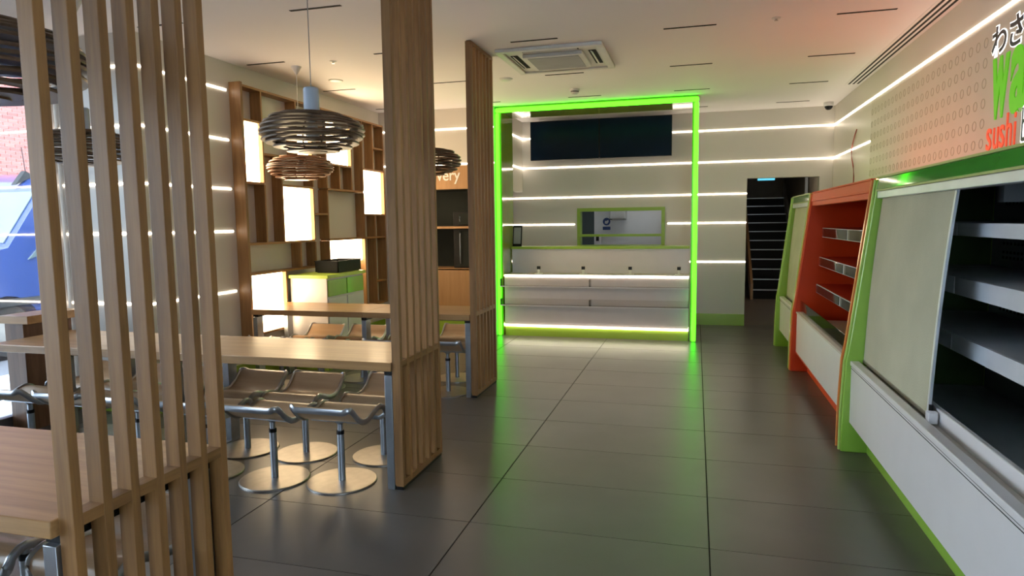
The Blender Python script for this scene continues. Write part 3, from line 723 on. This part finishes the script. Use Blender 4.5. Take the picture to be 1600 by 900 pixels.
# kitchen behind
KY0, KY1 = YB+.12, 11.40
struct(B(-1.67, 0.45, KY1, KY1+.1, 0, 2.6).build('wall_kitchen', 'white'))
struct(B(-3.2, 0.45, KY0, 13.0, -0.1, 0).build('floor_kitchen', 'corridor_floor'))
struct(B(-3.2, 0.45, KY0, 13.0, 2.6, 2.7).build('ceiling_kitchen', 'wall'))
struct(B(0.40, 0.50, KY0, KY1, 0, 2.6).build('wall_kitchen_side', 'white'))
struct(B(-3.2, -1.67, 12.8, 12.9, 0, 2.6).build('wall_store', 'niche_in'))
struct(B(-3.3, -3.2, KY0, 12.9, 0, 2.6).build('wall_store_side', 'niche_in'))
t = thing('added_kitchen_light', 'added unseen strip lamp brightening the kitchen behind the hatch', 'lamp', (-0.6, 10.7, 2.6))  # unseen lamp added to brighten the kitchen
B(-1.2, 0.0, 10.65, 10.78, 2.55, 2.6).build('housing', 'white', t); B(-1.19, -0.01, 10.66, 10.77, 2.535, 2.55).build('tube', 'added_kitchen_light', t)
t = thing('towel_dispenser', 'white paper towel dispenser on the kitchen wall', 'dispenser', (-1.26, 11.35, 1.52))
m = MB(); m.prism([(KY1, 1.53), (KY1-.20, 1.55), (KY1-.22, 1.60), (KY1-.22, 1.86), (KY1, 1.88)], 'x', -1.38, -1.12); m.build('case', 'white', t, 0.01)
B(-1.385, -1.35, KY1-.19, KY1-.1, 1.535, 1.59).build('lever', 'black', t)
t = thing('soap_dispenser', 'white soap dispenser on the kitchen wall under the notice', 'dispenser', (-1.6, 11.35, 1.08))
B(-1.66, -1.54, KY1-.10, KY1, 1.08, 1.30).build('case', 'white', t, 0.02); B(-1.625, -1.575, KY1-.105, KY1-.098, 1.18, 1.26).build('window', 'black', t, 0.005)
t = thing('wash_hands_notice', 'blue and white round wash hands notice on the kitchen wall', 'notice', (-1.46, KY1, 1.3))
B(-1.53, -1.39, KY1-.003, KY1, 1.24, 1.60).build('sheet', 'white', t)
d = MB().lathe([(0.064, 0), (0.064, .002), (0, .002)], n=28); d.v = [(x-1.46, KY1-.003-z, y+1.505) for x, y, z in d.v]; d.build('disc', 'blue_sign', t)
B(-1.525, -1.395, KY1-.005, KY1-.003, 1.365, 1.42).build('caption', 'blue_sign', t)
m = MB(); m.prism([(-1.49, 1.475), (-1.45, 1.465), (-1.425, 1.50), (-1.43, 1.535), (-1.465, 1.515), (-1.485, 1.52)], 'y', KY1-.0065, KY1-.005); m.build('hands', 'white', t)

# ------------------------------------------------------------------ corridor and stairs
CXL, CXR = 0.50, 1.98
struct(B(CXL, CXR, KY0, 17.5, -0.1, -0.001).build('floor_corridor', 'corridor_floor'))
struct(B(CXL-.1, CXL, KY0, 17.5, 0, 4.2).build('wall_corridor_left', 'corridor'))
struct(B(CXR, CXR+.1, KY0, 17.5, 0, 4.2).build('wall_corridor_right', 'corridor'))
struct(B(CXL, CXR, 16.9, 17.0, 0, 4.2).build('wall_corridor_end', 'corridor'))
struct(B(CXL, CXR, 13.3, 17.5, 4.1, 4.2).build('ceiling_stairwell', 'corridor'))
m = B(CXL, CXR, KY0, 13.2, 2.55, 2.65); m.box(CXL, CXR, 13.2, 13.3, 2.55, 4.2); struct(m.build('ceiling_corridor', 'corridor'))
st = thing('staircase', 'dark staircase with pale metal nosings rising beyond the doorway', 'stairs', (1.4, 13.5, 0))
ST0, ST1 = 1.06, 1.86
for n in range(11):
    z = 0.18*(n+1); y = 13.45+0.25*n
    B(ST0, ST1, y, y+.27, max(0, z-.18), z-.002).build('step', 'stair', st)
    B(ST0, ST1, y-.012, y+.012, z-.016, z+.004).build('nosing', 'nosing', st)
for x, mt in ((ST0-.05, 'niche'), (ST1+.003, 'nosing')):
    m = MB(); m.prism([(13.30, 0), (13.45, 0), (16.15, 1.98), (16.15, 2.30), (13.30, .30)], 'x', x, x+.045); m.build('stringer', mt, st)
B(CXL+.01, CXR-.01, 16.2, 16.89, 1.80, 1.98).build('landing', 'stair', st)
B(ST1+.05, ST1+.10, 13.3, 13.36, 0, 2.45).build('newel', 'nosing', st)
t = thing('added_corridor_lamp', 'added unseen round lamp on the corridor ceiling brightening the stairs', 'lamp', (1.3, 12.3, 2.55))  # unseen lamp added to lift the dark stairs and corridor walls
MB().lathe([(0.12, 0), (0.12, -.02), (0.10, -.03)], (1.3, 12.3, 2.55), 24).build('body', 'white', t)
MB().lathe([(0.10, -.022), (0.085, -.045), (0.04, -.058), (0, -.06)], (1.3, 12.3, 2.55), 24).build('diffuser', 'added_corridor_light', t)
t = thing('exit_sign', 'teal glowing exit sign on the corridor ceiling', 'exit sign', (1.02, 11.3, 2.16))
B(0.93, 1.18, 11.28, 11.34, 2.12, 2.16).build('face', 'exit', t, 0.004)
B(0.90, 1.21, 11.27, 11.35, 2.16, 2.20).build('housing', 'white', t); B(1.0, 1.04, 11.30, 11.32, 2.20, 2.55).build('rod', 'white', t)

# ------------------------------------------------------------------ display coolers on the right
def end_prof(x_shift=0):
    return [(0.93, 0.0), (0.932, 0.30), (0.945, 0.60), (0.962, 0.70), (1.075, 1.66), (1.085, 1.755), (XR-.01, 1.755), (XR-.01, 0.0)]
def cooler(y0, y1, label, col, lining, shelves_z, kind):
    t = thing('display_cooler', label, 'cooler', (1.36, (y0+y1)/2, 0))
    th = 0.065
    for k, (a, b) in enumerate(((y0, y0+th), (y1-th, y1))):
        p = MB().prism(end_prof(), 'y', a, b).build('end_panel', col, t, 0.006)
        q = MB(); pr = end_prof()[:6]
        ym = (a+b)/2
        off = [(x-.004, z) for x, z in pr]
        q.tube([(x, ym, max(z, .006)) for x, z in off], 0.010, 8).build('edging', 'edge' if col == 'orange' else 'green_edge', p)
    a, b = y0+th, y1-th
    B(1.085, 1.70, a, b, 0.0, 0.22).build('kick_plate', 'green' if col == 'green' else 'orange', t)
    B(0.975, 0.992, a, b, 0.20, 0.571 if kind != 'open' else 0.585).build('front_panel', 'white', t, 0.002)
    if col == 'orange': B(0.974, 0.994, a, b, 0.188, 0.20).build('bottom_trim', 'orange', t)
    B(0.992, XR-.06, a, b, 0.205, 0.48).build('tub', lining if kind == 'open' else 'cool_deck', t)
    B(XR-.06, XR-.012, a, b, 0.2, 1.70).build('back_panel', lining, t)
    B(1.09, XR-.012, a, b, 1.70, 1.75).build('roof', lining, t)
    if kind in ('near', 'blind'):
        B(0.972, 0.990, a, b, 0.571, 0.575).build('shadow_gap', 'slot', t)
        B(0.9735, 0.975, a, b, 0.556, 0.559).build('groove', 'slot', t)
        B(0.968, 1.020, a, b, 0.575, 0.604).build('bumper', 'white', t, 0.004)
        B(1.020, 1.075, a, b, 0.530, 0.572).build('ledge', 'beige', t)
        B(1.075, 1.100, a, b, 0.480, 0.648).build('inner_lip', 'white', t, 0.004)
    else:
        B(0.968, 1.06, a, b, 0.585, 0.600).build('ledge', 'beige', t)
        g = B(1.000, 1.006, a, b, 0.600, 0.715).build('glass_lip', 'acrylic', t); g['label'] = 'clear glass lip'
        B(1.08, 1.68, a+.02, b-.02, 0.50, 0.525).build('deck_tray', 'white', t)
    # header
    f = MB().prism([(1.078, 1.690), (1.10, 1.690), (1.112, 1.757), (1.086, 1.757)], 'y', a, b)
    f.build('header_fascia', 'fascia' if col == 'green' else 'orange', t, 0.002)
    B(1.078, 1.108, a, b, 1.757, 1.768).build('header_trim', 'olive' if col == 'green' else 'orange', t)
    B(1.078, 1.108, a, b, 1.680, 1.690).build('header_trim', 'olive' if col == 'green' else 'orange', t)
    B(1.085, 1.145, a+.02, b, 1.636, 1.680).build('blind_box', 'blind_edge' if kind != 'open' else 'orange', t, 0.004)
    for z0, z1, xf in shelves_z:
        B(xf, XR-.065, a+.01, b-.01, z1-.02, z1).build('shelf', 'cool_shelf' if kind == 'near' else lining, t)
        L = b-a-.04; n = max(2, round(L/1.0))
        for k in range(n):
            s0 = a+.02+k*L/n; s1 = s0+L/n-.012
            sp = B(xf-.012, xf, s0, s1, z0, z1).build('price_strip', 'cool_shelf', t, 0.002)
            if kind == 'open': B(xf-.016, xf-.0125, s0+.01, s1-.01, z0+.005, z1-.004).build('strip_cover', 'acrylic', sp)
    return t, a, b
c1, a, b = cooler(0.95, 4.715, 'green ended display cooler with a half drawn blind and open dark shelves', 'green', 'cool_in', ((1.425, 1.487, 1.24), (1.14, 1.225, 1.24), (0.862, 0.945, 1.24)), 'near')
MB().prism([(1.10, .48), (1.10, .70), (1.165, 1.69), (XR-.065, 1.69), (XR-.065, .48)], 'y', b-.004, b-.0005).build('end_painted_shade', 'green_shaded', c1)  # dark sheet painting the shade on the end panel's inner face
# perforations in the back panel
m = MB()
for z in (1.31, 1.36, 1.59, 1.63, 1.02, 1.06, 0.98, 0.74, 0.70, 1.28):
    for k in range(70):
        y = 1.3+k*0.046; m.box(XR-.0625, XR-.0600, y, y+.02, z-.007, z+.007)
p = m.build('perforation', 'slot', c1, smooth=False); p['kind'] = 'stuff'
def blind(t, y0, y1):
    xt, zt, xb, zb = 1.118, 1.645, 1.046, 0.612
    m = MB(); N = 12; d = 0.003
    pts = []
    for i in range(N+1):
        u = i/N; x = xt+(xb-xt)*u+0.010*math.sin(u*PI)*(-1); z = zt+(zb-zt)*u; pts.append((x, z))
    poly = [(x-d, z) for x, z in pts]+[(x+d, z) for x, z in pts[::-1]]
    m.prism(poly, 'y', y0, y1).build('blind', 'blind', t)
    hm = [(x-d-.003, z) for x, z in pts]+[(x+d+.003, z) for x, z in pts[::-1]]
    MB().prism(hm, 'y', y0-.022, y0-.001).build('blind_hem', 'blind_edge', t)
    B(xb-.008, xb+.008, y0-.02, y1, zb-.012, zb+.004).build('blind_bar', 'steel', t)
    q = MB(); q.box(xb-.018, xb+.02, y0-.075, y0-.03, zb-.028, zb+.022); q.box(xb-.022, xb+.024, y0-.066, y0-.058, zb-.03, zb+.026); q.box(xb-.022, xb+.024, y0-.048, y0-.040, zb-.03, zb+.026)
    q.build('blind_catch', 'white', t, 0.003)
    B(xb-.004, xb+.012, y0-.03, y0-.018, zb-.01, zb+.05).build('hook', 'black', t)
blind(c1, 3.42, b-.012)
t = B(1.35, 1.52, 3.55, 3.62, 1.58, 1.68).build('temperature_display', 'ac_grey', c1, 0.004)
c2, a, b = cooler(4.725, 7.135, 'orange red display cooler with empty shelves and a white front', 'orange', 'red_in', ((1.335, 1.425, 1.19), (1.06, 1.145, 1.17), (0.80, 0.88, 1.15)), 'open')
c3, a, b = cooler(7.145, 8.50, 'narrow green display cooler with its blind fully drawn next to the stairs', 'green', 'cool_in', (), 'blind')
blind(c3, a+.03, b-.01)
# coloured uplights lying on top of the coolers
def uplight(y0, y1, mat, label):
    t = thing('uplight', label, 'light strip', (1.25, (y0+y1)/2, 1.757), 'coloured uplights on the coolers')
    B(1.22, 1.28, y0, y1, 1.7575, 1.775).build('channel', 'white', t)
    MB().tube([(1.25, y0+.02, 1.782), (1.25, y1-.02, 1.782)], 0.012, 10).build('tube', mat, t)
uplight(4.9, 6.9, 'up_orange', 'orange light tube lying on top of the orange cooler')
uplight(7.3, 8.3, 'up_green', 'green light tube lying on top of the narrow green cooler')

# ------------------------------------------------------------------ outside: paving, van, brick house
struct(B(-7.0, XG-.09, -12, 30, -0.14, -0.02).build('ground_pavement', 'paving'))
struct(B(-40, -7.0, -30, 60, -0.30, -0.12).build('ground_road', 'road'))
struct(B(-7.0, 8, -30, YF-.10, -0.14, -0.02).build('ground_front', 'paving'))
van = thing('van', 'blue panel van parked on the road outside the shop window', 'van', (-9.0, 8.6, -0.12))
VX0, VX1 = -10.2, -8.25
side = [(5.35, .30), (5.32, .75), (5.45, 1.02), (5.85, 1.17), (6.38, 1.28), (6.98, 2.02), (7.20, 2.19), (7.6, 2.30), (8.6, 2.36), (10.9, 2.36), (11.0, 2.2), (11.02, .35)]
arch = [(6.30+0.44*math.cos(a), .24+0.44*math.sin(a)) for a in [PI*k/10 for k in range(11)]]
arch2 = [(9.9+0.44*math.cos(a), .24+0.44*math.sin(a)) for a in [PI*k/10 for k in range(11)]]
def vx(z): return 0.16*max(0, (z-1.15)/1.2)**1.4
m = MB(); out = side+[(10.34, .30)]+arch2+[(9.46, .28), (6.74, .28)]+arch+[(5.86, .28)]
n = len(out)
for inset, sgn in ((0, 1), (0, -1)):
    for y, z in out:
        m.v.append(((VX1-vx(z)) if sgn == 1 else (VX0+vx(z)), y, z))
for i in range(n): m.f.append((i, (i+1) % n, n+(i+1) % n, n+i))
m.f.append(tuple(range(n))); m.f.append(tuple(range(n, 2*n))[::-1])
o = m.build('body', 'van', van, 0.05); o.modifiers['bevel'].segments = 3
# windscreen and side glass
def vp(x, y, z): return (x, y, z)
wsb = [(6.42, 1.335), (6.955, 1.995)]; nrm = Vector((0, -(0.74), .60)).normalized()*.012
ws = MB(); x0, x1 = VX0+.12, VX1-.12
for d in (0, 1):
    for x, (y, z) in ((x0, wsb[0]), (x1, wsb[0]), (x1-.08, wsb[1]), (x0+.08, wsb[1])): ws.v.append((x, y+d*nrm.y, z+d*nrm.z))
ws.f = [(0, 1, 2, 3), (7, 6, 5, 4), (0, 4, 5, 1), (1, 5, 6, 2), (2, 6, 7, 3), (3, 7, 4, 0)]
ws.build('windscreen', 'van_glass', van)
def sideglass(poly, name):
    q = MB(); k = len(poly)
    for d in (-.01, .012):
        for y, z in poly: q.v.append((VX1-vx(z)+d, y, z))
    for i in range(k): q.f.append((i, (i+1) % k, k+(i+1) % k, k+i))
    q.f += [tuple(range(k)), tuple(range(k, 2*k))[::-1]]
    q.build(name, 'van_glass', van)
sideglass([(6.62, 1.12), (6.95, 1.22), (6.95, 1.42)], 'quarter_window')
sideglass([(7.02, 1.25), (7.95, 1.28), (7.95, 1.92), (7.35, 1.93), (7.05, 1.60)], 'door_window')
B(VX1+.0, VX1+.02, 5.6, 10.8, .55, .64).build('rubbing_strip', 'tyre', van)
B(VX1-.02, VX1+.16, 6.88, 7.02, 1.20, 1.46).build('door_mirror', 'tyre', van, 0.03)
for y in (6.30, 9.9):
    for x in (VX1-.12, VX0+.12):
        wl = MB().lathe([(0.19, -.10), (0.30, -.11), (0.345, -.08), (0.345, .08), (0.30, .11), (0.19, .10)], n=28, close=True)
        wl.v = [(x+pz, y+px, .225+py) for px, py, pz in wl.v]; wh = wl.build('wheel', 'tyre', van)
        hb = MB().lathe([(0.0, -.06), (0.19, -.06), (0.20, .06), (0.0, .07)], n=20); hb.v = [(x+pz, y+px, .225+py) for px, py, pz in hb.v]; hb.build('hub', 'steel', wh)
MB().tube([(-8.9, 7.15, 2.15), (-8.9, 7.22, 2.20), (-8.9, 7.18, 2.62)], 0.006, 6).build('aerial', 'tyre', van)
m = MB(); m.prism([(7.02, 2.10), (7.3, 2.24), (7.18, 2.30)], 'x', -8.94, -8.86); m.build('aerial_base', 'tyre', van)

hs = thing('brick_house', 'red brick house with a white framed window across the street', 'building', (-16, 16, -0.12))
BX = -15.0
m = MB()
m.box(BX-6, BX-.012, 2, 30, 2.7, 9); m.build('wall', 'mortar', hs)
B(BX-6, BX+.02, 2, 30, -.12, 2.7).build('ground_storey', 'render', hs)
bl, bh, gp = 0.225, 0.068, 0.011
bmesh_ = MB().box(0, .014, 0, bl, 0, bh).mesh('brick', 'brick', smooth=False)
cnt = 0; rest = MB()
WIN = (12.80, 13.15, 4.15, 5.2)
for r in range(60):
    z = 2.72+r*(bh+gp)
    for k in range(30):
        y = 9.6+k*(bl+gp)+(0.5*(bl+gp) if r % 2 else 0)
        if y+bl > WIN[0] and y < WIN[1] and z+bh > WIN[2] and z < WIN[3]: continue
        if 11.45 < y < 13.1 and 2.75 < z < 5.0 and cnt < 300:
            o = bpy.data.objects.new('brick', bmesh_); COL.objects.link(o); o.parent = hs; o.location = Vector((BX-.012, y, z))-hs.location; cnt += 1
        else: rest.box(BX-.012, BX+.002, y, y+bl, z, z+bh)
p = rest.build('brickwork', 'brick', hs, smooth=False); p['kind'] = 'stuff'
wf = B(BX-.03, BX+.02, WIN[0], WIN[1], WIN[2], WIN[3]).build('window', 'render', hs)
B(BX+.018, BX+.024, WIN[0]+.07, WIN[1]-.07, WIN[2]+.1, WIN[3]-.07).build('pane', 'van_glass', wf)
